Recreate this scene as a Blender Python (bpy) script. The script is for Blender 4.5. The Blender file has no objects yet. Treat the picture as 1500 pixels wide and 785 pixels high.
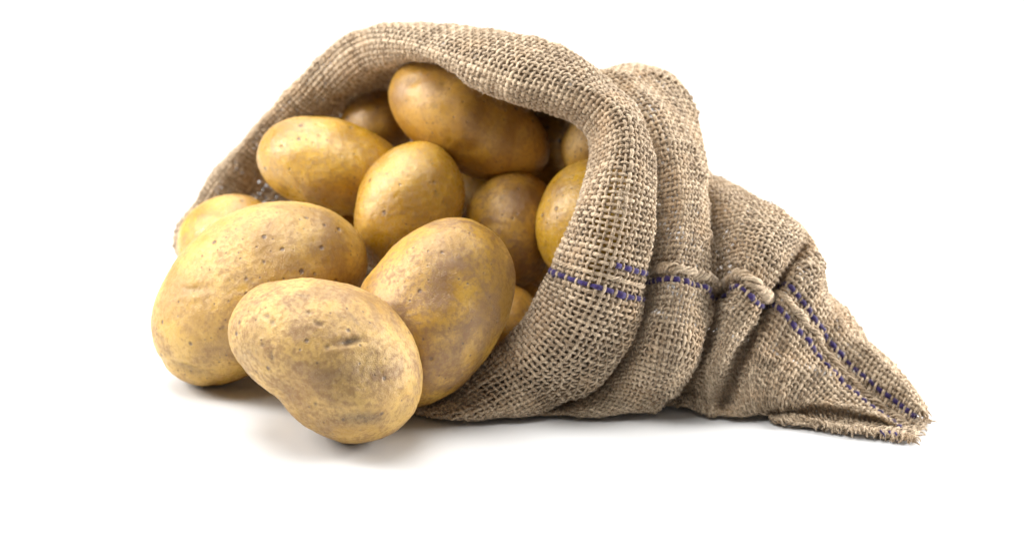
import bpy, bmesh, math, random
import numpy as np
from mathutils import Matrix, Vector

# ------------------------------------------------------------------ camera, world, lights, exposure
SC = bpy.context.scene
COL = SC.collection
F = 2880.0
CAM = np.array([0.0, -0.900, 0.349])
PIT, ROL = math.radians(16), math.radians(3)
FW = np.array([0, math.cos(PIT), -math.sin(PIT)])
_r = np.array([1.0, 0, 0]); _u = np.cross(_r, FW)
RT = _r * math.cos(ROL) + _u * math.sin(ROL)
UP = _u * math.cos(ROL) - _r * math.sin(ROL)

cam = bpy.data.cameras.new("camera")
co = bpy.data.objects.new("camera", cam); COL.objects.link(co)
m = Matrix.Identity(4)
for i in range(3):
    m[i][0] = RT[i]; m[i][1] = UP[i]; m[i][2] = -FW[i]; m[i][3] = CAM[i]
co.matrix_world = m
cam.sensor_width = 36; cam.lens = F / 1500 * 36
cam.clip_end = 50; cam.clip_start = 0.05
cam.dof.use_dof = True; cam.dof.focus_distance = 0.945; cam.dof.aperture_fstop = 7.0
cam.dof.aperture_blades = 0
SC.camera = co

w = bpy.data.worlds.new("World"); SC.world = w; w.use_nodes = True
bgn = w.node_tree.nodes["Background"]
bgn.inputs[0].default_value = (0.93, 0.96, 1.0, 1); bgn.inputs[1].default_value = 0.10

def area(name, loc, target, sx, sy, power, color=(1, 1, 1)):
    l = bpy.data.lights.new(name, 'AREA'); l.shape = 'RECTANGLE'; l.size = sx; l.size_y = sy
    l.energy = power; l.color = color
    o = bpy.data.objects.new(name, l); COL.objects.link(o)
    o.location = loc
    o.rotation_euler = (Vector(target) - Vector(loc)).to_track_quat('-Z', 'Y').to_euler()
    return o
area("softbox_left", (-0.85, 0.05, 0.50), (0, 0.06, 0.07), 0.26, 0.46, 9, (1.0, 0.985, 0.96))
area("softbox_right", (0.90, 0.28, 0.34), (0.05, 0.08, 0.07), 0.30, 0.55, 14, (1.0, 0.985, 0.96))
area("softbox_top", (-0.22, 0.02, 0.95), (0.0, 0.08, 0.0), 0.85, 0.55, 9.5, (1.0, 0.99, 0.97))
area("backdrop_lamp", (0.0, 1.35, 1.6), (0.0, 1.5, 0.0), 3.0, 0.3, 44)
SC.view_settings.view_transform = 'Standard'
SC.view_settings.look = 'None'
SC.view_settings.exposure = 0.36
SC.view_settings.gamma = 1.0
SC.view_settings.use_curve_mapping = False

# ------------------------------------------------------------------ helpers
def ray(px, py):
    return FW + RT * (px - 750) / F - UP * (py - 392.5) / F
def P(px, py, Ymm):
    d = ray(px, py); return CAM + d * ((Ymm / 1000 - CAM[1]) / d[1])
def G(px, py, z=0.0025):
    d = ray(px, py); return CAM + d * ((z - CAM[2]) / d[2])
def W(x, y, z):
    return np.array([x, y, z]) / 1000.0

def hash3(ix, iy, iz, seed):
    h = (ix * 374761393 + iy * 668265263 + iz * 2147483647 + seed * 974711) & 0xffffffff
    h = ((h ^ (h >> 13)) * 1274126177) & 0xffffffff
    h = ((h ^ (h >> 16)) * 2246822519) & 0xffffffff
    return ((h ^ (h >> 15)) & 0xffffff) / float(0xffffff) * 2 - 1
def vnoise(p, seed=0):
    """smooth value noise in -1..1, p is (n,3)"""
    p = np.asarray(p, float)
    i = np.floor(p).astype(np.int64); f = p - i
    f = f * f * f * (f * (f * 6 - 15) + 10)
    r = 0
    for dx in (0, 1):
        for dy in (0, 1):
            for dz in (0, 1):
                wgt = (f[:, 0] if dx else 1 - f[:, 0]) * (f[:, 1] if dy else 1 - f[:, 1]) * (f[:, 2] if dz else 1 - f[:, 2])
                r = r + wgt * hash3(i[:, 0] + dx, i[:, 1] + dy, i[:, 2] + dz, seed)
    return r
def fbm(p, seed=0, octv=3):
    r = 0; a = 1.0
    for k in range(octv):
        r = r + a * vnoise(p * (2.03 ** k) + 17.3 * k, seed + k); a *= 0.5
    return r

def link(name, me, mat=None, parent=None):
    o = bpy.data.objects.new(name, me); COL.objects.link(o)
    if mat: me.materials.append(mat)
    if parent: o.parent = parent
    return o
def quad_mesh(name, V, Q, uv=None, tone=None, extra=None, smooth=True):
    me = bpy.data.meshes.new(name)
    nv, nq = len(V), len(Q)
    me.vertices.add(nv); me.vertices.foreach_set("co", np.ascontiguousarray(V, np.float32).ravel())
    me.loops.add(nq * 4); me.loops.foreach_set("vertex_index", np.ascontiguousarray(Q, np.int32).ravel())
    me.polygons.add(nq)
    me.polygons.foreach_set("loop_start", np.arange(nq, dtype=np.int32) * 4)
    if smooth: me.polygons.foreach_set("use_smooth", np.ones(nq, bool))
    if uv is not None:
        a = me.attributes.new("yuv", 'FLOAT_VECTOR', 'POINT')
        a.data.foreach_set("vector", np.ascontiguousarray(np.c_[uv, np.zeros(nv)], np.float32).ravel())
    if tone is not None:
        a = me.attributes.new("tone", 'FLOAT', 'POINT')
        a.data.foreach_set("value", np.ascontiguousarray(tone, np.float32))
    me.update(calc_edges=True); me.validate()
    return me

# ------------------------------------------------------------------ node helpers
class NT:
    def __init__(s, name):
        s.m = bpy.data.materials.new(name); s.m.use_nodes = True
        s.t = s.m.node_tree; s.b = s.t.nodes["Principled BSDF"]
    def n(s, typ, **kw):
        x = s.t.nodes.new(typ)
        for k, v in kw.items(): setattr(x, k, v)
        return x
    def L(s, a, b): s.t.links.new(a, b)
    def put(s, inp, v):
        if isinstance(v, bpy.types.NodeSocket): s.L(v, inp)
        else: inp.default_value = v
    def math(s, op, a, b=0.0, c=None, clamp=False):
        x = s.n("ShaderNodeMath", operation=op, use_clamp=clamp)
        s.put(x.inputs[0], a); s.put(x.inputs[1], b)
        if c is not None: s.put(x.inputs[2], c)
        return x.outputs[0]
    def noise(s, vec, scale, detail=3, rough=0.5, dist=0.0):
        x = s.n("ShaderNodeTexNoise"); s.L(vec, x.inputs["Vector"])
        x.inputs["Scale"].default_value = scale; x.inputs["Detail"].default_value = detail
        x.inputs["Roughness"].default_value = rough; x.inputs["Distortion"].default_value = dist
        return x.outputs[0]
    def ramp(s, v, a, b, lo=0.0, hi=1.0):
        x = s.n("ShaderNodeMapRange"); x.interpolation_type = 'SMOOTHSTEP'
        s.put(x.inputs[0], v); x.inputs[1].default_value = a; x.inputs[2].default_value = b
        x.inputs[3].default_value = lo; x.inputs[4].default_value = hi
        return x.outputs[0]
    def mix(s, f, a, b, mode='MIX'):
        x = s.n("ShaderNodeMix", data_type='RGBA', blend_type=mode)
        s.put(x.inputs[0], f)
        for inp, v in ((x.inputs[6], a), (x.inputs[7], b)):
            if isinstance(v, tuple): inp.default_value = (*v, 1)
            else: s.L(v, inp)
        return x.outputs[2]

# ------------------------------------------------------------------ setting: white studio sweep
def make_sweep():
    bm = bmesh.new()
    prof = [(-0.55, 0.0), (1.6, 0.0)]
    R = 0.9
    for k in range(1, 17):
        a = k / 16 * math.pi / 2
        prof.append((1.6 + R * math.sin(a), R - R * math.cos(a)))
    prof.append((2.5, 3.2))
    rows = [[bm.verts.new((x, y, z)) for (y, z) in prof] for x in (-3.5, 3.5)]
    for i in range(len(prof) - 1):
        f = bm.faces.new((rows[0][i], rows[1][i], rows[1][i + 1], rows[0][i + 1])); f.smooth = True
    me = bpy.data.meshes.new("tabletop"); bm.to_mesh(me); bm.free()
    n = NT("white_board")
    n.b.inputs["Base Color"].default_value = (0.74, 0.745, 0.75, 1)
    n.b.inputs["Roughness"].default_value = 0.42
    n.b.inputs["Specular IOR Level"].default_value = 0.25
    tc = n.n("ShaderNodeTexCoord")
    nz = n.noise(tc.outputs["Object"], 900, 4)
    b = n.n("ShaderNodeBump"); b.inputs["Strength"].default_value = 0.04; b.inputs["Distance"].default_value = 0.0005
    n.L(nz, b.inputs["Height"]); n.L(b.outputs[0], n.b.inputs["Normal"])
    o = link("tabletop", me, n.m); o["kind"] = "structure"
make_sweep()

# ------------------------------------------------------------------ burlap sack: control rings
# ring order: seam, u1..u6 (over the top to the back), end, l5..l1 (under the bottom, back to the seam)
p = P; g = G
ROWS = [
 # 0 interior deep
 [W(75,140,60), W(78,150,90), W(78,170,115), W(75,195,125), W(70,215,120), W(68,235,90), W(66,238,50), W(64,225,10), W(68,150,8), W(72,105,9), W(74,100,20), W(75,98,30), W(76,105,45)],
 [p(890,380,130), p(890,300,150), p(880,215,165), W(20,190,145), W(-10,222,143), W(-20,248,105), W(-30,250,50), W(-40,232,8), W(-5,150,7), W(20,105,9), W(38,95,18), W(44,90,32), W(47,90,48)],
 # 1 interior mid
 [p(850,380,90), p(872,292,105), p(868,200,125), p(740,125,145), p(650,90,190), p(520,160,245), p(400,290,250), p(330,385,230), W(-70,140,6), W(-15,80,6), p(738,540,80), p(788,488,86), p(828,438,88)],
 # 2 lip, inner edge
 [p(812,383,55), p(850,292,62), p(857,186,86), p(715,133,102), p(590,82,152), p(462,158,222), p(332,288,232), p(288,388,206), W(-115,120,4), W(-43,46,4), p(690,545,55), p(742,494,58), p(782,446,58)],
 # 3 crest of the band
 [p(880,402,30), p(908,285,40), p(903,158,70), p(738,88,98), p(534,42,175), p(430,130,215), p(304,274,228), p(272,386,200), W(-115,112,3), g(630,607,0.004), p(742,570,38), p(810,530,30), p(852,470,28)],
 # 4 band, outer edge
 [p(943,419,52), p(961,290,62), p(925,148,100), p(772,53,128), p(560,50,192), p(448,134,236), p(322,276,246), p(280,386,222), W(-95,118,2.5), g(705,607), p(838,578,46), p(898,530,46), p(934,470,48)],
 # 5 crease behind the band
 [p(922,402,86), p(934,287,95), p(893,175,122), p(800,105,155), W(-60,205,148), W(-88,244,105), W(-110,244,50), W(-118,226,5), W(-60,140,2.5), g(748,602), p(850,578,66), p(893,530,76), p(918,460,82)],
 # 6 second bulge, near face
 [p(985,393,58), p(997,280,76), p(958,160,110), p(893,106,150), W(0,205,143), W(-20,258,108), W(-30,266,50), W(-40,242,4), W(0,140,2.5), g(845,603), p(905,578,46), p(950,528,40), p(978,455,45)],
 # 7 second bulge, far edge
 [p(1034,405,70), p(1036,300,94), p(1030,205,132), p(985,116,168), W(50,205,140), W(50,255,100), W(45,264,50), W(40,242,4), W(55,140,2.5), g(925,601), p(978,580,52), p(1014,535,48), p(1031,468,58)],
 # 8 second crease
 [p(1046,428,98), p(1034,325,122), p(1018,242,150), W(86,185,103), W(84,212,98), W(85,235,68), W(85,240,35), W(85,226,4), W(87,150,2.5), g(970,590), p(990,570,84), p(1018,520,92), p(1034,470,95)],
 # 9 third bulge
 [p(1086,402,70), p(1084,342,92), p(1082,290,125), p(1062,262,168), W(112,200,80), W(112,222,60), W(112,226,36), W(112,206,3), W(110,130,2.5), g(1000,596), p(1015,570,66), p(1040,520,60), p(1066,458,66)],
 # 10 ridge
 [p(1116,428,66), p(1140,365,76), p(1152,322,108), p(1118,305,150), W(136,180,66), W(136,198,48), W(136,196,26), W(136,180,3), W(128,115,2.5), g(1035,604), p(1042,580,58), p(1062,530,54), p(1092,474,60)],
 # valley
 [p(1130,438,98), p(1160,386,112), p(1186,342,124), W(149,160,66), W(150,174,56), W(150,184,40), W(150,180,20), W(150,165,3), W(137,105,2.5), g(1060,608), p(1062,585,66), p(1080,538,72), p(1108,480,84)],
 # 11 shoulder of the tail
 [p(1148,434,74), p(1180,400,84), p(1203,386,108), W(157,140,54), W(158,156,46), W(160,168,35), W(160,165,15), W(160,150,3), W(145,95,2.5), g(1085,612), p(1082,590,52), p(1098,545,54), p(1125,486,68)],
 # 12
 [p(1210,512,80), p(1224,472,92), p(1222,452,108), W(182,122,42), W(184,130,30), W(184,134,18), W(184,132,8), W(184,120,3), g(1138,614), p(1140,603,60), p(1140,596,54), p(1158,568,58), p(1184,536,68)],
 # 13
 [p(1262,570,70), p(1284,524,80), p(1276,508,92), W(199,98,26), W(201,104,18), W(201,106,11), W(201,104,6), W(200,92,3), g(1210,627), p(1208,600,60), p(1208,592,54), p(1226,588,58), p(1246,577,62)],
 # 14
 [p(1304,604,60), p(1322,562,66), p(1318,552,75), W(210,82,18), W(212,86,13), W(212,87,9), W(212,85,5), W(211,75,3), g(1278,637), p(1279,611,56), p(1278,604,50), p(1288,608,53), p(1297,606,56)],
 # 15 tip
 [p(1332,626,50), p(1350,600,55), p(1354,598,60), W(219,66,9), W(220,68,7), W(220,68,5), W(220,66,4), W(219,62,3), g(1338,644), p(1329,637,49), p(1328,634,46), p(1330,632,46), p(1331,629,48)],
]
CR = np.array(ROWS)                               # (16,13,3)
NR, NC = CR.shape[:2]
END = 7                                           # column where upper and lower halves meet

def cr_weights(t):
    return np.array([-.5*t+t*t-.5*t**3, 1-2.5*t*t+1.5*t**3, .5*t+2*t*t-1.5*t**3, -.5*t*t+.5*t**3])
def spline_open(A, per):
    out = []; n = len(A)
    for i in range(n - 1):
        q = [A[max(i-1, 0)], A[i], A[i+1], A[min(i+2, n-1)]]
        if i == 0: q[0] = 2*A[0]-A[1]
        if i == n-2: q[3] = 2*A[-1]-A[-2]
        for k in range(per):
            wt = cr_weights(k / per); out.append(sum(wt[j]*q[j] for j in range(4)))
    out.append(A[-1]); return np.array(out)
def spline_closed(A, per):
    out = []; n = len(A)
    for i in range(n):
        q = [A[(i-1) % n], A[i], A[(i+1) % n], A[(i+2) % n]]
        for k in range(per):
            wt = cr_weights(k / per); out.append(sum(wt[j]*q[j] for j in range(4)))
    return np.array(out)

PER_U, PER_V = 24, 24
fine = spline_open(CR, PER_U)                      # (rows, 13, 3)
fine = np.stack([spline_closed(r, PER_V) for r in fine])   # (rows, 13*24, 3)
NF = len(fine); EI = END * PER_V
up_half = fine[:, :EI + 1]                          # seam -> end
lo_half = np.concatenate([fine[:, :1], fine[:, :EI - 1:-1]], axis=1)   # seam -> end the other way
def arclen(a): return np.concatenate([np.zeros((len(a), 1)), np.cumsum(np.linalg.norm(np.diff(a, axis=1), axis=2), axis=1)], axis=1)
AU, AL = arclen(up_half), arclen(lo_half)
ui = np.arange(NF) / PER_U
def scale_for(L):
    ref = L[4 * PER_U]
    sc = L / ref
    bl = np.clip((ui - 6) / 2.0, 0, 1); bl = bl * bl * (3 - 2 * bl)
    return np.clip(sc * (1 - bl) + bl, 0.55, 1.3)
SU, SL = scale_for(AU[:, -1]), scale_for(AL[:, -1])
PITCH_V = 0.0032; PITCH_U = 0.0031
SUB = 3
nu = int(max((AU[:, -1] / SU)) / PITCH_V); nl = int(max((AL[:, -1] / SL)) / PITCH_V)
ks = np.arange(-nl * SUB, nu * SUB + 1)             # fine columns, SUB per yarn
pos0 = np.zeros((NF, len(ks), 3)); val0 = np.zeros((NF, len(ks)), bool)
S0 = np.zeros((NF, len(ks)))
for r in range(NF):
    for (A, H, S, sel, sg) in ((AU, up_half, SU, ks >= 0, 1), (AL, lo_half, SL, ks < 0, -1)):
        s = np.abs(ks[sel]) / SUB * PITCH_V * S[r]
        L = A[r, -1]
        S0[r, sel] = s
# second candidate: trajectories that cross every ring at a right angle, starting from the crest of the band
def march(A, H, s_start, rows):
    out = {rows[0]: s_start.copy()}; cur = s_start.copy()
    for a, b in zip(rows[:-1], rows[1:]):
        q = np.stack([np.interp(cur, A[a], H[a, :, c]) for c in range(3)], 1)
        d = ((q[:, None] - H[b][None]) ** 2).sum(2)
        # only look near the old position so that a fold cannot catch the yarn
        near = np.abs(A[b][None] - cur[:, None] * (A[b, -1] / A[a, -1])) > 0.02
        d = d + near * 1.0
        i = np.clip(d.argmin(1), 1, H.shape[1] - 2)
        d0, d1, d2 = (d[np.arange(len(i)), i + o] for o in (-1, 0, 1))
        fr = np.clip(0.5 * (d0 - d2) / np.maximum(d0 - 2 * d1 + d2, 1e-12), -0.5, 0.5)
        ns = A[b][i] + fr * np.where(fr > 0, A[b][i + 1] - A[b][i], A[b][i] - A[b][i - 1])
        ns = np.maximum.accumulate(ns)
        ns[cur <= 1e-9] = 0
        k = np.exp(-0.5 * (np.arange(-6, 7) / 3.0) ** 2); k /= k.sum()
        off = ns - cur
        off = np.convolve(np.r_[-off[6:0:-1], off, np.full(6, off[-1])], k, 'valid')
        cur = np.clip(cur + off, 0, A[b, -1]); out[b] = cur.copy()
    return out
SO = S0.copy(); RC = 4 * PER_U
for (A, H, sel) in ((AU, up_half, ks >= 0), (AL, lo_half, ks < 0)):
    base = S0[RC, sel]; flip = sel[0]                # the lower half is stored end first
    st = base[::-1] if flip else base
    st = np.minimum(st, A[RC, -1])
    for rows in (list(range(RC, NF)), list(range(RC, -1, -1))):
        for r, sv in march(A, H, st, rows).items(): SO[r, sel] = sv[::-1] if flip else sv
MIXO = 0.75
for r in range(NF):
    for (A, H, sel) in ((AU, up_half, ks >= 0), (AL, lo_half, ks < 0)):
        wm = np.interp(ui[r], [0, 5.0, 6.8, 17], [MIXO, MIXO, 0.12, 0.0]) * np.clip((S0[RC, sel] - 0.008) / 0.04, 0, 1)
        s = wm * SO[r, sel] + (1 - wm) * S0[r, sel]
        for c in range(3):
            pos0[r, sel, c] = np.interp(s, A[r], H[r, :, c])
        val0[r, sel] = (s <= A[r, -1]) & (S0[RC, sel] <= A[RC, -1] * 1.02)
# cross yarns at equal distance along every lengthwise yarn, counted from the crest of the band
seg = np.linalg.norm(np.diff(pos0, axis=0), axis=2)
seg = np.minimum(seg, 0.004)
# ignore jumps where a column has run off the ring; carry the neighbour's length instead
wv = (val0[1:] & val0[:-1])
mean_seg = (seg * wv).sum(1) / np.maximum(wv.sum(1), 1)
seg = np.where(wv, seg, mean_seg[:, None])
kern = np.exp(-0.5 * (np.arange(-24, 25) / 8.0) ** 2); kern /= kern.sum()
seg = np.stack([np.convolve(np.pad(r, 24, 'edge'), kern, 'valid') for r in seg])
cum = np.concatenate([np.zeros((1, seg.shape[1])), np.cumsum(seg, axis=0)])
vis = (ks > -70 * SUB) & (ks < 60 * SUB)
cum = 0.45 * cum + 0.55 * cum[:, vis].mean(1, keepdims=True)
cum = cum - cum[4 * PER_U][None]                    # 0 on the crest
j_lo = math.floor(cum[0].min() / PITCH_U); j_hi = math.ceil(cum[-1].max() / PITCH_U)
tj = np.arange(j_lo * SUB, j_hi * SUB + 1) / SUB * PITCH_U
USF = np.zeros((len(tj), pos0.shape[1])); VAL = np.zeros(USF.shape, bool)
for c in range(pos0.shape[1]):
    USF[:, c] = np.interp(tj, cum[:, c], np.arange(NF)); VAL[:, c] = (tj >= cum[0, c]) & (tj <= cum[-1, c])
i0 = np.clip(np.floor(USF).astype(int), 0, NF - 2); ft = (USF - i0)[..., None]
cc_ = np.broadcast_to(np.arange(pos0.shape[1])[None], i0.shape)
POS = pos0[i0, cc_] * (1 - ft) + pos0[i0 + 1, cc_] * ft
VAL &= val0[i0, cc_] & val0[i0 + 1, cc_]
UC = USF / PER_U                                    # control row coordinate of each grid point
# a little cloth-like smoothing
for it in range(6):
    Q = POS.copy()
    Q[1:-1] += 0.25 * (POS[2:] + POS[:-2] - 2 * POS[1:-1])
    Q[:, 1:-1] += 0.25 * (POS[:, 2:] + POS[:, :-2] - 2 * POS[:, 1:-1])
    POS = Q
def grads(POS):
    gu = np.gradient(POS, axis=0); gv = np.gradient(POS, axis=1)
    gu /= np.maximum(np.linalg.norm(gu, axis=2, keepdims=True), 1e-9)
    gv /= np.maximum(np.linalg.norm(gv, axis=2, keepdims=True), 1e-9)
    N = np.cross(gu, gv); N /= np.maximum(np.linalg.norm(N, axis=2, keepdims=True), 1e-9)
    return gu, gv, N
gu, gv, N = grads(POS)
k0 = nl * SUB; UROW = UC[:, k0]; j3 = np.argmin(abs(UROW - 4.0))
NS = 1.0 if N[j3, k0][1] < 0 else -1.0
N = N * NS
# wrinkles
sh = POS.shape[:2]
flat = POS.reshape(-1, 3)
wr = 0.0016 * fbm(flat * np.array([45, 45, 30]), 5, 2) + 0.0005 * fbm(flat * 160, 9, 2)
wr = wr.reshape(sh)
# sharper creases where the cloth is gathered behind the rim, and puckers along the cinched seam
ridge = 1 - np.abs(fbm(flat * np.array([26, 26, 42]) + 3.7, 21, 2)).reshape(sh) * 2.2
rear = np.clip((UC - 5.6) / 1.5, 0, 1) * np.clip((16.5 - UC) / 1.5, 0, 1)
wr = wr + 0.0024 * rear * np.clip(ridge, -0.6, 1) ** 3
KK = np.abs(ks / SUB)[None, :]; JJ = (np.arange(sh[0]) / SUB)[:, None]
ph = vnoise(np.stack([JJ.ravel() * 0.13, JJ.ravel() * 0, JJ.ravel() * 0], 1), 77)[:, None] * 2.5
wr = wr + 0.0007 * rear * np.exp(-KK / 7.0) * np.sin(JJ * 2 * np.pi / 5.2 + ph + KK * 0.12)
POS = POS + N * wr[..., None]
POS[..., 2] = np.maximum(POS[..., 2], 0.0020)
gu, gv, N = grads(POS); N = N * NS
# in-plane wobble of the weave
wob = vnoise(POS.reshape(-1, 3) * 90, 31).reshape(sh)[..., None] * 0.00035
wob2 = vnoise(POS.reshape(-1, 3) * 90, 57).reshape(sh)[..., None] * 0.00035
POS = POS + gu * wob + gv * wob2

# where the weave is sheared its yarns draw closer and thinner
SQ = np.clip(np.linalg.norm(np.cross(gu, gv), axis=2) * 1.08, 0.62, 1.0)
SQ = SQ * (1 + 0.24 * np.clip((N[..., 1] - 0.1) / 0.3, 0, 1) * (UC > 4.5) + 0.3 * (UC < 3.6))  # rear and inner yarns thickened to stop light leaking through the sack

# the loose under layer that lies on the table at the tail
FLAP = (POS[..., 2] < 0.012) & (UC > 13.0) & (kk_ := (ks < 0)[None, :])

class Tubes:
    def __init__(s): s.V = []; s.Q = []; s.uv = []; s.t = []; s.n = 0
    def add(s, c, nrm, tan, rw, rn, m=6, tone=0.0, u0=0.0, cap=True, phase=0.0):
        """c centre line (n,3), nrm normals, tan tangents, rw/rn radii across / along normal"""
        n = len(c)
        if n < 2: return
        side = np.cross(tan, nrm); side /= np.maximum(np.linalg.norm(side, axis=1, keepdims=True), 1e-9)
        a = np.arange(m) / m * 2 * np.pi + phase
        rw = np.broadcast_to(rw, (n,)); rn = np.broadcast_to(rn, (n,))
        V = c[:, None] + side[:, None] * (np.cos(a)[None, :, None] * rw[:, None, None]) + nrm[:, None] * (np.sin(a)[None, :, None] * rn[:, None, None])
        L = np.concatenate([[0], np.cumsum(np.linalg.norm(np.diff(c, axis=0), axis=1))]) * 1000 + u0
        idx = np.arange(n * m).reshape(n, m) + s.n
        nx = np.roll(idx, -1, axis=1)
        Q = np.stack([idx[:-1], idx[1:], nx[1:], nx[:-1]], axis=2).reshape(-1, 4)
        # around coordinate mirrored so that there is no seam
        ar = np.abs(((a / (2 * np.pi)) % 1.0) * 2 - 1)
        s.V.append(V.reshape(-1, 3)); s.Q.append(Q)
        s.uv.append(np.stack([np.repeat(L, m), np.tile(ar, n)], axis=1))
        s.t.append(np.full(n * m, tone)); s.n += n * m
    def mesh(s, name):
        return quad_mesh(name, np.concatenate(s.V), np.concatenate(s.Q), np.concatenate(s.uv), np.concatenate(s.t))

rng = np.random.default_rng(4)
AMP = 0.00066
long_t, ring_t, purple_t = Tubes(), Tubes(), Tubes()
jj = np.arange(POS.shape[0]) / SUB
kk = ks / SUB
def runs(mask):
    idx = np.flatnonzero(mask)
    if len(idx) == 0: return []
    cut = np.flatnonzero(np.diff(idx) > 1)
    return np.split(idx, cut + 1)
def thick(n, base):
    x = np.cumsum(np.ones(n)) * 0.11 + rng.uniform(0, 1000)
    q = np.stack([x, np.zeros(n), np.zeros(n)], 1)
    return base * (1 + 0.20 * vnoise(q, 3) + 0.13 * vnoise(q * 3.1, 4)) * rng.uniform(0.86, 1.14)
for c in range(0, len(ks), SUB):
    k = int(round(kk[c]))
    vv = VAL[:, c].copy()
    if k < -6 and k % 2 and rng.random() < 0.8: vv &= ~((UC[:, c] > 13.2) & FLAP[:, c])
    for r in runs(vv):
        if len(r) < 4: continue
        off = AMP * np.cos(np.pi * jj[r]) * (1 if k % 2 == 0 else -1)
        cen = POS[r, c] + N[r, c] * off[:, None]
        tan = np.gradient(cen, axis=0); tan /= np.maximum(np.linalg.norm(tan, axis=1, keepdims=True), 1e-9)
        pur = k in (-2, 2)
        b = thick(len(r), 0.00158 if pur else 0.00083) * SQ[r, c]
        if k == 2:                                  # the upper stripe shows only on the outer rim and along the tail
            cuts = [0] + [int(np.searchsorted(UC[r, c], q)) for q in (4.2, 5.6, 12.2)] + [len(r)]
            for q, (a_, b_) in enumerate(zip(cuts[:-1], cuts[1:])):
                sl = slice(a_, min(b_ + 1, len(r)))
                f_ = 1.0 if q % 2 else 0.65
                (purple_t if q % 2 else long_t).add(cen[sl], N[r, c][sl], tan[sl], b[sl] * f_, b[sl] * f_ * 0.66, 6, rng.uniform(-1, 1), 0, phase=0.3)
        else:
            if pur: b = b * (1 + 0.18 * vnoise(np.stack([jj[r] * 0.9, jj[r] * 0, jj[r] * 0], 1), 41))
            (purple_t if pur else long_t).add(cen, N[r, c], tan, b, b * 0.66, 6, rng.uniform(-1, 1), rng.uniform(0, 500), phase=0.3)
for j in range(0, POS.shape[0], SUB):
    q = j // SUB
    for r in runs(VAL[j]):
        if len(r) < 4: continue
        off = -AMP * np.cos(np.pi * kk[r]) * (1 if q % 2 == 0 else -1)
        cen = POS[j, r] + N[j, r] * off[:, None]
        tan = np.gradient(cen, axis=0); tan /= np.maximum(np.linalg.norm(tan, axis=1, keepdims=True), 1e-9)
        b = thick(len(r), 0.00083) * SQ[j, r]
        ring_t.add(cen, N[j, r], tan, b, b * 0.66, 6, rng.uniform(-1, 1), rng.uniform(0, 500), phase=0.3)

def yarn_mat(name, colA, colB, colC, rough=0.85):
    n = NT(name)
    at = n.n("ShaderNodeAttribute"); at.attribute_name = "yuv"
    tn = n.n("ShaderNodeAttribute"); tn.attribute_name = "tone"
    sp = n.n("ShaderNodeSeparateXYZ"); n.L(at.outputs["Vector"], sp.inputs[0])
    tc = n.n("ShaderNodeTexCoord")
    # fibres run almost along the yarn, twisted round it
    cb = n.n("ShaderNodeCombineXYZ")
    n.L(n.math('MULTIPLY', sp.outputs[0], 0.55), cb.inputs[0])
    n.L(n.math('ADD', n.math('MULTIPLY', sp.outputs[1], 5.0), n.math('MULTIPLY', sp.outputs[0], 1.6)), cb.inputs[1])
    n.L(n.math('MULTIPLY', tn.outputs["Fac"], 37.0), cb.inputs[2])
    fib = n.noise(cb.outputs[0], 1.0, 3, 0.65)
    mot = n.noise(tc.outputs["Object"], 55, 3, 0.6)
    fine_ = n.noise(tc.outputs["Object"], 700, 2, 0.6)
    f1 = n.math('ADD', n.math('MULTIPLY', tn.outputs["Fac"], 0.28), n.ramp(fib, 0.3, 0.7), clamp=True)
    c1 = n.mix(f1, colA, colB)
    c2 = n.mix(n.ramp(mot, 0.45, 0.75, 0.0, 0.55), c1, colC)
    c3 = n.mix(n.ramp(fine_, 0.35, 0.65, 0.25, 0.0), c2, (0.10, 0.06, 0.03))
    n.L(c3, n.b.inputs["Base Color"])
    n.b.inputs["Roughness"].default_value = rough
    n.b.inputs["Specular IOR Level"].default_value = 0.2
    n.b.inputs["Sheen Weight"].default_value = 0.25
    n.b.inputs["Sheen Roughness"].default_value = 0.5
    bp = n.n("ShaderNodeBump"); bp.inputs["Strength"].default_value = 0.9; bp.inputs["Distance"].default_value = 0.00035
    n.L(fib, bp.inputs["Height"]); n.L(bp.outputs[0], n.b.inputs["Normal"])
    return n.m
M_YARN = yarn_mat("jute_yarn", (0.19, 0.12, 0.065), (0.83, 0.66, 0.46), (0.60, 0.41, 0.24))
M_PURPLE = yarn_mat("purple_yarn", (0.015, 0.008, 0.055), (0.042, 0.024, 0.155), (0.02, 0.011, 0.08))
M_FIBRE = yarn_mat("loose_fibre", (0.45, 0.34, 0.22), (0.72, 0.60, 0.44), (0.6, 0.45, 0.28))

sack = bpy.data.objects.new("burlap_sack", None); COL.objects.link(sack)
sack.location = (0.06, 0.12, 0.0)
sack["label"] = "tan burlap sack with purple stitching, lying open on its side, full of potatoes"
sack["category"] = "sack"
def part(name, me, mat, kind=None):
    o = link(name, me, mat, sack); o.matrix_parent_inverse = Matrix.Translation(sack.location).inverted()
    if kind: o["kind"] = kind
    return o
part("lengthwise_yarns", long_t.mesh("lengthwise_yarns"), M_YARN, "stuff")
part("crosswise_yarns", ring_t.mesh("crosswise_yarns"), M_YARN, "stuff")
part("purple_yarns", purple_t.mesh("purple_yarns"), M_PURPLE, "stuff")

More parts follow.
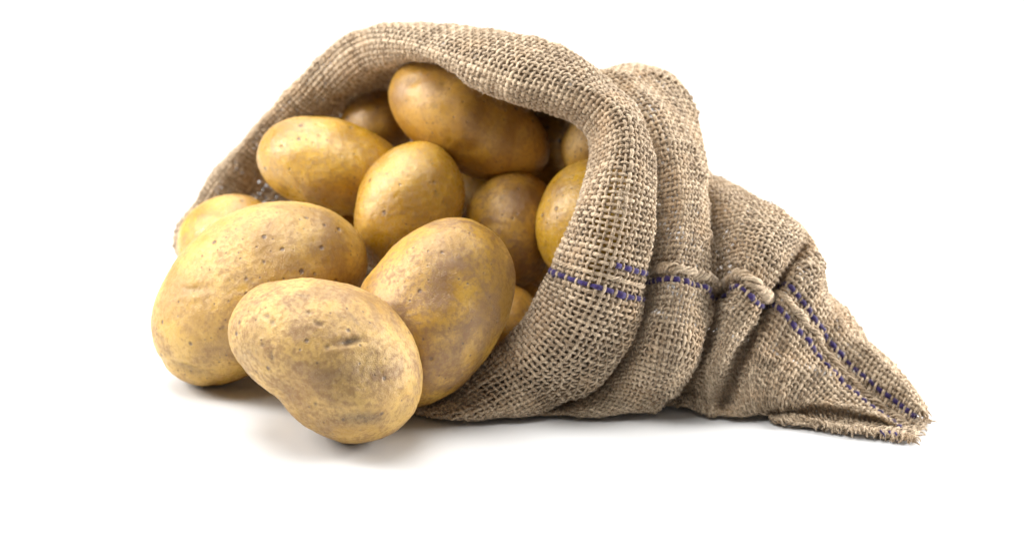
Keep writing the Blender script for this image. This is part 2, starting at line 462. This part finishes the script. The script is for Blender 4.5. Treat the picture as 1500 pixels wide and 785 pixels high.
# hem cord along the seam: three twisted strands
def hem():
    T = Tubes()
    rows = np.flatnonzero((UROW > 2.6) & (UROW < 16.95))
    c = POS[rows, k0]; nn = N[rows, k0]
    for _ in range(5):
        c[1:-1] = 0.5*c[1:-1] + 0.25*(c[2:]+c[:-2]); nn[1:-1] = 0.5*nn[1:-1]+0.25*(nn[2:]+nn[:-2])
    u = UROW[rows]
    # denser sampling
    t = np.linspace(0, len(rows) - 1, len(rows) * 2)
    I = np.arange(len(rows))
    c = np.stack([np.interp(t, I, c[:, a]) for a in range(3)], 1)
    nn = np.stack([np.interp(t, I, nn[:, a]) for a in range(3)], 1)
    nn /= np.linalg.norm(nn, axis=1, keepdims=True)
    u = np.interp(t, I, u)
    tan = np.gradient(c, axis=0); tan /= np.linalg.norm(tan, axis=1, keepdims=True)
    side = np.cross(tan, nn)
    L = np.concatenate([[0], np.cumsum(np.linalg.norm(np.diff(c, axis=0), axis=1))])
    size = (1 + 0.22 * vnoise(np.stack([L * 130, L * 0, L * 0], 1), 19)) * np.interp(u, [0, 3, 5.2, 6, 11.3, 12.5, 17], [0.35, 0.38, 0.42, 0.85, 1.0, 0.7, 0.6])
    base = c + nn * (0.0016 * size)[:, None]
    for s_ in range(4):
        ph = L / 0.0125 * 2 * np.pi + s_ * np.pi / 2 + 0.8 * np.sin(L * 210)
        rr = 0.0014 * size * (1 + 0.45 * vnoise(np.stack([L * 260, L * 0 + s_ * 9.0, L * 0], 1), 12))
        cc = base + side * (np.cos(ph) * rr * 1.35)[:, None] + nn * (np.sin(ph) * rr)[:, None]
        tt = np.gradient(cc, axis=0); tt /= np.linalg.norm(tt, axis=1, keepdims=True)
        b = 0.00115 * size * (1 + 0.35 * vnoise(np.stack([L * 420, L * 0 + s_ * 5.0, L * 0], 1), 13))
        T.add(cc, nn, tt, b, b * 0.85, 6, rng.uniform(-0.3, 1), rng.uniform(0, 300))
    return T
part("hem_cord", hem().mesh("hem_cord"), M_YARN)

# frayed ends at the tip of the tail
def fringe():
    T = Tubes()
    last = POS.shape[0] - 1
    for c in range(0, len(ks)):
        ok = np.flatnonzero(VAL[:, c] & (UC[:, c] > 16.8))
        if len(ok) == 0 or rng.random() < 0.35: continue
        b0 = POS[ok[-1], c]; d = gu[max(ok[-1] - 1, 0), c]
        n_ = 6; pts = [b0]
        dd = d + rng.normal(0, 0.35, 3)
        for i in range(n_ - 1):
            dd = dd / np.linalg.norm(dd)
            pts.append(pts[-1] + dd * rng.uniform(0.0006, 0.0016)); dd = dd + rng.normal(0, 0.22, 3) + np.array([0, 0, -0.12])
        pts = np.array(pts); pts[:, 2] = np.maximum(pts[:, 2], 0.0008)
        tan = np.gradient(pts, axis=0); tan /= np.linalg.norm(tan, axis=1, keepdims=True)
        nn = np.cross(tan, rng.normal(0, 1, 3)); nn /= np.linalg.norm(nn, axis=1, keepdims=True)
        T.add(pts, nn, tan, np.linspace(0.0007, 0.0003, n_), np.linspace(0.0006, 0.0003, n_), 5, rng.uniform(-1, 1), rng.uniform(0, 300))
    return T
def edge_strands():
    """short loose strands along the front edge of the under layer"""
    T = Tubes(); Tp = Tubes()
    line = [g(1150,612), g(1180,620), g(1215,628), g(1250,633), g(1290,638), g(1335,644)]
    line = spline_open(np.array(line), 20)
    for i in range(0, len(line)):
        for _ in range(1):
            b0 = line[i] + np.array([rng.normal(0, 0.0012), rng.uniform(0.0, 0.003), rng.uniform(0.0012, 0.003)])
            dd = np.array([rng.normal(0.1, 0.45), -1.0, rng.normal(-0.2, 0.3)]); pts = [b0]
            for q in range(6):
                dd = dd / np.linalg.norm(dd)
                pts.append(pts[-1] + dd * rng.uniform(0.0005, 0.0012)); dd = dd + rng.normal(0, 0.3, 3) + np.array([0, 0, -0.3])
            pts = np.array(pts); pts[:, 2] = np.maximum(pts[:, 2], 0.0007)
            tan = np.gradient(pts, axis=0); tan /= np.maximum(np.linalg.norm(tan, axis=1, keepdims=True), 1e-9)
            nn = np.cross(tan, rng.normal(0, 1, 3)); nn /= np.linalg.norm(nn, axis=1, keepdims=True)
            (T if rng.random() > 0.04 else Tp).add(pts, nn, tan, np.linspace(0.0008, 0.0004, 7), np.linspace(0.0007, 0.0003, 7), 5, rng.uniform(-1, 1), rng.uniform(0, 300))
    return T, Tp
_et, _ep = edge_strands()
part("edge_strands", _et.mesh("edge_strands"), M_YARN, "stuff")
if _ep.V: part("purple_strands", _ep.mesh("purple_strands"), M_PURPLE, "stuff")
part("frayed_end", fringe().mesh("frayed_end"), M_YARN, "stuff")

# loose fibres all over the weave
def fuzz(count=32000):
    J = rng.integers(1, POS.shape[0] - 1, count * 2); K = rng.integers(1, len(ks) - 1, count * 2)
    ok = VAL[J, K] & (UC[J, K] > 2.2); J = J[ok][:count]; K = K[ok][:count]; n = len(J)
    b0 = POS[J, K] + N[J, K] * 0.0007; nn = N[J, K]
    tdir = gu[J, K] * rng.normal(0, 1, (n, 1)) + gv[J, K] * rng.normal(0, 1, (n, 1))
    tdir /= np.linalg.norm(tdir, axis=1, keepdims=True)
    ln = rng.gamma(1.9, 0.0013, n)[:, None]
    lift = rng.uniform(0.1, 0.9, (n, 1))
    curl = rng.normal(0, 0.5, (n, 3))
    d1 = tdir + nn * lift; d1 /= np.linalg.norm(d1, axis=1, keepdims=True)
    d2 = d1 + curl * 0.8; d2 /= np.linalg.norm(d2, axis=1, keepdims=True)
    d3 = d2 + curl + rng.normal(0, 0.3, (n, 3)); d3 /= np.linalg.norm(d3, axis=1, keepdims=True)
    pts = [b0]
    for d in (d1, d2, d3): pts.append(pts[-1] + d * ln / 3)
    pts = np.stack(pts, 1)                           # n,4,3
    pts[..., 2] = np.maximum(pts[..., 2], 0.0006)
    s1 = np.cross(d1, curl + 1e-4); s1 /= np.linalg.norm(s1, axis=1, keepdims=True)
    s2 = np.cross(d1, s1)
    rad = np.array([0.00006, 0.00005, 0.00004, 0.00002])
    A = [0, 2.094, 4.189]
    V = np.stack([pts + (s1 * math.cos(a) + s2 * math.sin(a))[:, None] * rad[None, :, None] for a in A], 2)  # n,4,3,3
    V = V.reshape(-1, 3)
    base = (np.arange(n) * 12)[:, None, None]
    q = []
    for i in range(3):
        for a in range(3):
            b = (a + 1) % 3
            q.append([i*3+a, (i+1)*3+a, (i+1)*3+b, i*3+b])
    Q = (base + np.array(q)[None]).reshape(-1, 4)
    uv = np.tile(np.repeat(np.arange(4) * 1.0, 3), n); uv = np.stack([uv, uv * 0], 1)
    return quad_mesh("loose_fibres", V, Q, uv, np.repeat(rng.uniform(-1, 1, n), 12))
part("loose_fibres", fuzz(), M_FIBRE, "stuff")

# ------------------------------------------------------------------ potatoes
def potato_mat(name, seed, dusty=0.4, dirt=0.4, speck=0.5, gloss=0.42, yel=(0.56, 0.315, 0.016), tan=(0.60, 0.385, 0.12)):
    n = NT(name)
    tc = n.n("ShaderNodeTexCoord")
    mp = n.n("ShaderNodeMapping"); n.L(tc.outputs["Object"], mp.inputs[0]); mp.inputs["Location"].default_value = (seed * 0.37, seed * 0.11, seed * 0.23)
    v = mp.outputs[0]
    big = n.noise(v, 26, 4, 0.55, 0.6)
    med = n.noise(v, 75, 5, 0.6, 0.8)
    fin = n.noise(v, 420, 4, 0.65)
    mic = n.noise(v, 1500, 3, 0.7)
    deep = (yel[0] * 0.66, yel[1] * 0.60, yel[2] * 0.5)
    c = n.mix(n.ramp(big, 0.38, 0.62), deep, yel)
    # pale dry skin film
    c = n.mix(n.math('MULTIPLY', n.ramp(n.math('ADD', big, n.math('MULTIPLY', med, 0.6)), 0.66 - 0.25*dusty, 1.05 - 0.2*dusty), 0.25 + 0.7 * dusty, clamp=True), c, tan)
    # russet brown patches broken into fine grain
    pat = n.ramp(n.math('ADD', n.noise(v, 34, 3, 0.6, 1.0), n.math('MULTIPLY', fin, 0.30)), 0.62 - 0.08*dirt, 0.95 - 0.08*dirt)
    c = n.mix(n.math('MULTIPLY', pat, 0.45 + 0.6*dirt, clamp=True), c, (0.19, 0.085, 0.016))
    gr = n.ramp(n.math('ADD', n.math('MULTIPLY', fin, 0.6), n.math('MULTIPLY', med, 0.4)), 0.47, 0.60)
    c = n.mix(n.math('MULTIPLY', gr, 0.50 * dirt + 0.25), c, (0.27, 0.13, 0.035))
    # lenticels: small dark spots of different size
    hs = []
    for sc_, thr, amt in ((115, 0.15, 0.85), (260, 0.17, 0.7)):
        vo = n.n("ShaderNodeTexVoronoi"); n.L(v, vo.inputs["Vector"]); vo.inputs["Scale"].default_value = sc_
        pick = n.math('GREATER_THAN', n.n("ShaderNodeSeparateColor").outputs[0], 0.5)
        sepc = pick.node.inputs[0].links[0].from_node; n.L(vo.outputs["Color"], sepc.inputs[0])
        pick.node.inputs[1].default_value = 1 - 0.55 * speck
        d = n.math('ADD', vo.outputs["Distance"], n.math('MULTIPLY', n.math('SUBTRACT', fin, 0.5), 0.25))
        spot = n.math('MULTIPLY', n.ramp(d, thr * 0.45, thr * 1.3, 1.0, 0.0), pick)
        c = n.mix(n.math('MULTIPLY', spot, amt), c, (0.09, 0.04, 0.014)); hs.append(spot)
    ea = n.n("ShaderNodeAttribute"); ea.attribute_name = "eye"  # mask also carries the shading painted on the foremost potato
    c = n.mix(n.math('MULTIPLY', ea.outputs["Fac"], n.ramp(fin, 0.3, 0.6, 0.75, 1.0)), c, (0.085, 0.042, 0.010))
    # tiny pale flakes
    c = n.mix(n.ramp(mic, 0.58, 0.72, 0.0, 0.45 * dusty + 0.08), c, (0.78, 0.62, 0.38))
    c = n.mix(n.ramp(mic, 0.30, 0.42, 0.40 * dusty + 0.10, 0.0), c, (0.25, 0.13, 0.03))
    n.L(c, n.b.inputs["Base Color"])
    ro = n.math('ADD', n.math('MULTIPLY', med, 0.30), gloss - 0.20, clamp=True)
    ro = n.math('ADD', ro, n.ramp(fin, 0.45, 0.62, 0.0, 0.22), clamp=True)
    n.L(ro, n.b.inputs["Roughness"])
    n.b.inputs["Specular IOR Level"].default_value = 0.9
    n.b.inputs["Subsurface Weight"].default_value = 0.12
    n.b.inputs["Subsurface Radius"].default_value = (1.0, 0.5, 0.15)
    n.b.inputs["Subsurface Scale"].default_value = 0.003
    h = n.math('ADD', n.math('MULTIPLY', fin, 0.5), n.math('MULTIPLY', mic, 0.35 + 0.7 * dusty))
    h = n.math('ADD', h, n.math('MULTIPLY', med, 0.5))
    h = n.math('SUBTRACT', h, n.math('MULTIPLY', hs[0], 0.8))
    h = n.math('SUBTRACT', h, n.math('MULTIPLY', hs[1], 0.4))
    b = n.n("ShaderNodeBump"); b.inputs["Strength"].default_value = 0.8; b.inputs["Distance"].default_value = 0.0007
    n.L(h, b.inputs["Height"]); n.L(b.outputs[0], n.b.inputs["Normal"])
    return n.m

def ell(cx, cy, a, b, ang, egg=0.0, n=32, sq=0.0):
    """ellipse in the picture plane; ang in degrees, counter-clockwise on screen"""
    out = []
    ca, sa = math.cos(math.radians(ang)), math.sin(math.radians(ang))
    for i in range(n):
        t = i / n * 2 * math.pi
        x = a * math.cos(t); y = b * math.sin(t) * (1 + egg * math.cos(t)) * (1 + sq * math.cos(2 * t))
        out.append((cx + x * ca - y * sa, cy - (x * sa + y * ca)))
    return out

def potato(label, outline, Y, depth, seed, mat, lv=5, centre=None, ground=False, eyes_and_shade=(), tilt=(0, 0), lump=1.0, ground_z=0.0):
    """outline: the silhouette in the picture; depth: half size away from the lens in mm"""
    pts = np.array(outline, float)
    cpx = np.array(centre) if centre is not None else pts.mean(0)
    rel = pts - cpx; ang = np.arctan2(-rel[:, 1], rel[:, 0]); rad = np.hypot(rel[:, 0], rel[:, 1])
    o_ = np.argsort(ang); ang, rad = ang[o_], rad[o_]
    tt = np.linspace(-np.pi, np.pi, 361)[:-1]
    rr = np.interp(tt, np.r_[ang[-1] - 2*np.pi, ang, ang[0] + 2*np.pi], np.r_[rad[-1], rad, rad[0]])
    kern = np.exp(-0.5 * (np.arange(-20, 21) / 7.0) ** 2); kern /= kern.sum()
    rr = np.convolve(np.r_[rr[-20:], rr, rr[:20]], kern, 'valid')
    bm = bmesh.new(); bmesh.ops.create_icosphere(bm, subdivisions=lv, radius=1.0)
    me = bpy.data.meshes.new("potato"); bm.to_mesh(me); bm.free()
    n = len(me.vertices); v = np.zeros(n * 3, np.float32); me.vertices.foreach_get("co", v); v = v.reshape(-1, 3).astype(float)
    th = np.arctan2(v[:, 1], v[:, 0])
    r = np.interp(th, np.r_[tt, np.pi], np.r_[rr, rr[0]])
    dvec = ray(*cpx); tcen = (Y / 1000 - CAM[1]) / dvec[1]
    def build(tc_):
        mpp = tc_ / F                                    # metres per pixel at that depth
        cen = CAM + dvec * tc_
        fw = dvec / np.linalg.norm(dvec)
        rt = RT - fw * RT.dot(fw); rt /= np.linalg.norm(rt); up_ = np.cross(rt, fw)
        x = v[:, 0] * r * mpp; y = v[:, 1] * r * mpp
        z = v[:, 2] * depth / 1000 + tilt[0] * x + tilt[1] * y
        loc = rt * x[:, None] + up_ * y[:, None] + fw * z[:, None]
        sz = float(rr.mean()) * mpp
        nrm = loc / np.maximum(np.linalg.norm(loc, axis=1, keepdims=True), 1e-9)
        d = lump * 0.055 * sz * vnoise(loc / sz * 1.25 + seed * 7.1, seed) * (0.35 + 0.65 * np.abs(v[:, 2]))
        d = d + lump * 0.0006 * vnoise(loc * 85 + seed, seed + 3) + 0.00016 * vnoise(loc * 420, seed + 5)
        loc = loc + nrm * d[:, None]
        return cen, loc, nrm, fw, mpp
    if ground:
        lo, hi = tcen * 0.8, tcen * 1.25
        for _ in range(22):
            mid = (lo + hi) / 2; cen, loc, *_x = build(mid)
            if (cen[2] + loc[:, 2].min()) > ground_z: lo = mid
            else: hi = mid
        tcen = lo
    cen, loc, nrm, fw, mpp = build(tcen)
    eye = np.zeros(n)
    wpos = cen + loc
    rel = wpos - CAM; dep = rel @ FW
    sx = 750 + F * (rel @ RT) / dep; sy = 392.5 - F * (rel @ UP) / dep
    for (ex, ey, ew, eh, ea, dp, dark) in eyes_and_shade:          # a dent: centre, half width, half height in px, angle, depth mm, colour
        front = (loc @ fw) < 0.25 * depth / 1000
        ca, sa = math.cos(math.radians(ea)), math.sin(math.radians(ea))
        X = (sx - ex) * ca - (sy - ey) * sa; Yy = (sx - ex) * sa + (sy - ey) * ca
        q = np.exp(-((X / ew) ** 2 + (Yy / eh) ** 2)) * front
        brow = np.exp(-((X / (ew * 1.3)) ** 2 + ((Yy - eh * 1.5) / (eh * 0.9)) ** 2)) * front
        loc = loc - nrm * (q * dp / 1000)[:, None] + nrm * (brow * dp * 0.35 / 1000)[:, None]
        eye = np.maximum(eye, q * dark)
    me.vertices.foreach_set("co", loc.astype(np.float32).ravel())
    me.polygons.foreach_set("use_smooth", np.ones(len(me.polygons), bool))
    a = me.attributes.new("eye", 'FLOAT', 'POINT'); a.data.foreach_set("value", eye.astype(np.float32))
    me.update()
    o = link("potato", me, mat); o.location = cen
    o["label"] = label; o["category"] = "potato"; o["group"] = "potatoes spilling from the burlap sack"
    return o

MF = potato_mat("dusty_potato_skin", 1, dusty=0.45, dirt=0.62, speck=0.45, gloss=0.5, yel=(0.54, 0.305, 0.018), tan=(0.62, 0.395, 0.13))
ML = potato_mat("dry_potato_skin", 2, dusty=0.38, dirt=0.35, speck=0.7, gloss=0.42)
MD = potato_mat("speckled_potato_skin", 5, dusty=0.16, dirt=0.95, speck=0.5, gloss=0.42, yel=(0.54, 0.29, 0.012))
MS = potato_mat("smooth_potato_skin", 4, dusty=0.15, dirt=0.15, speck=0.6, gloss=0.30)
MG = potato_mat("golden_potato_skin", 7, dusty=0.08, dirt=0.25, speck=0.95, gloss=0.33, yel=(0.60, 0.34, 0.010))
MB = potato_mat("amber_potato_skin", 9, dusty=0.1, dirt=0.35, speck=0.5, gloss=0.38, yel=(0.50, 0.255, 0.009))

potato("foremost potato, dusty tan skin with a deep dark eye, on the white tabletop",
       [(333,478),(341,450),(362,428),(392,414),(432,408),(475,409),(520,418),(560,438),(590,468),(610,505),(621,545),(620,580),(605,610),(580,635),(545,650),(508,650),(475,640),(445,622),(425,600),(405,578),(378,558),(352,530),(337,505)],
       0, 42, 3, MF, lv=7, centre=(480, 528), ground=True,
       eyes_and_shade=((512,500,17,6,12,2.2,1.0),(512,497,9,3.5,12,0.3,1.0),(480,508,4,4,0,0.4,0.7),(466,474,8,4,-20,0.5,0.6),(391,463,5,4,0,0.8,0.8),(399,472,4,5,30,0.7,0.8),(452,458,6,3,0,0.5,0.7),(398,522,3,9,10,0.4,0.7),(440,432,10,2.5,-15,0.3,0.5),(395,428,22,2.0,28,0.35,0.5),(384,505,3,3,0,0.4,0.7),(462,592,3,4,0,0.4,0.7),(527,568,4,3,0,0.4,0.6),(607,568,4,9,0,0.4,0.5),(528,546,54,34,20,2.0,0.42),(405,590,22,14,0,0.8,0.0),(530,612,44,10,0,0.8,0.75),(490,555,90,60,15,0.0,0.14),(590,600,22,10,40,0.3,0.4),(362,520,18,22,0,0.3,0.3),(373,515,4,4,0,0.3,0.5)))  # broad centre patches: brown stain with shading painted into the colour
potato("big yellow-tan potato at far left, leaning behind the front potato, dented near its lower end",
       [(222,482),(226,450),(240,415),(262,378),(300,340),(345,312),(395,298),(445,297),(490,310),(522,334),(540,368),(540,395),(525,425),(480,470),(420,515),(370,545),(335,560),(300,566),(268,558),(245,540),(230,512)],
       75, 43, 11, ML, lv=7, centre=(380, 432), ground=True,
       lump=0.6,
       eyes_and_shade=((285,424,16,7,5,1.2,0.30),(275,540,34,6,-18,1.6,0.5),(312,565,10,24,0,0.8,0.2),(335,420,60,16,30,0.4,0.12),(310,500,60,40,10,0,0.10),(248,520,8,8,0,0.5,0.2),(326,480,4,4,0,0.4,0.7),(490,425,30,20,0,0.6,0.0)))
potato("tall russet-speckled potato with a stalk scar, between foremost potato and sack's lower lip",
       [(532,415),(548,396),(580,360),(615,335),(655,321),(690,321),(722,338),(745,368),(753,402),(748,440),(730,490),(700,535),(665,570),(630,592),(590,598),(555,570),(535,520),(525,460)],
       75, 37, 21, MD, lv=6, centre=(640, 460), ground=True, ground_z=0.006,
       eyes_and_shade=((728,343,5,3,-35,0.6,0.7),(690,380,30,18,-30,0.4,0.15)))
potato("pale smooth upright potato in the middle of the heap, with a broad highlight",
       ell(599, 308, 103, 77, 70, 0.05), 128, 30, 5, MS, lv=6, eyes_and_shade=((640,285,5,5,0,0.4,0.5),(655,300,4,3,0,0.3,0.4)))
potato("golden potato lying lengthwise at upper left of the heap, dotted with dark specks",
       ell(492, 245, 118, 68, -14, -0.10), 165, 34, 7, MG, lv=6)
potato("large amber potato at the top of the heap, under the sack's upper rim",
       ell(688, 178, 132, 72, -30, -0.07), 165, 34, 13, MB, lv=6, eyes_and_shade=((605,118,12,8,30,0.9,0.3),(636,155,4,3,0,0.4,0.6),(648,122,4,3,0,0.3,0.6),(715,185,20,60,-20,1.6,0.0)))
potato("small round brownish potato glimpsed behind the two uppermost left ones",
       ell(556, 178, 58, 46, 10), 232, 25, 15, MB, lv=5)
potato("rounded golden-brown potato right of the pale upright one, half in shade",
       ell(748, 335, 70, 87, -8, 0.05), 140, 31, 17, MD, lv=6, eyes_and_shade=((735,290,4,4,0,0.4,0.5),))
potato("bright yellow potato cut off by the inner edge of the sack's right rim",
       ell(862, 325, 76, 92, -14), 118, 30, 19, MG, lv=6)
potato("faint yellow potato high up against the right rim, only a sliver showing",
       ell(868, 212, 55, 44, 70), 150, 22, 23, ML, lv=5)
potato("dim brown potato deep under the rim, right behind the large amber one",
       ell(800, 205, 46, 54, 0), 205, 22, 25, MB, lv=5)
potato("orange-tan potato at far left, peeping out between the big left potato and the sack wall",
       ell(335, 352, 75, 66, 20), 165, 30, 27, MG, lv=6)
potato("small shaded potato low at right, wedged behind the speckled one against the sack's lower lip",
       ell(742, 470, 46, 55, 0), 108, 22, 29, MB, lv=5)

potato("added filler potato plugging the gap between the pale upright one and the large amber one", ell(702, 290, 60, 52, 0), 190, 22, 31, MB, lv=4)  # four fillers added to close bright gaps and darken the sack's inside
potato("added filler potato plugging the gap left of the bright yellow one", ell(812, 292, 40, 50, 0), 178, 22, 33, MD, lv=4)
potato("added filler potato plugging the gap under the half shaded one near the sack lip", ell(784, 412, 50, 48, 0), 158, 22, 35, MB, lv=4)
potato("added filler potato plugging the gap below the golden one at left of the heap", ell(480, 335, 70, 55, 0), 205, 26, 37, MB, lv=4)
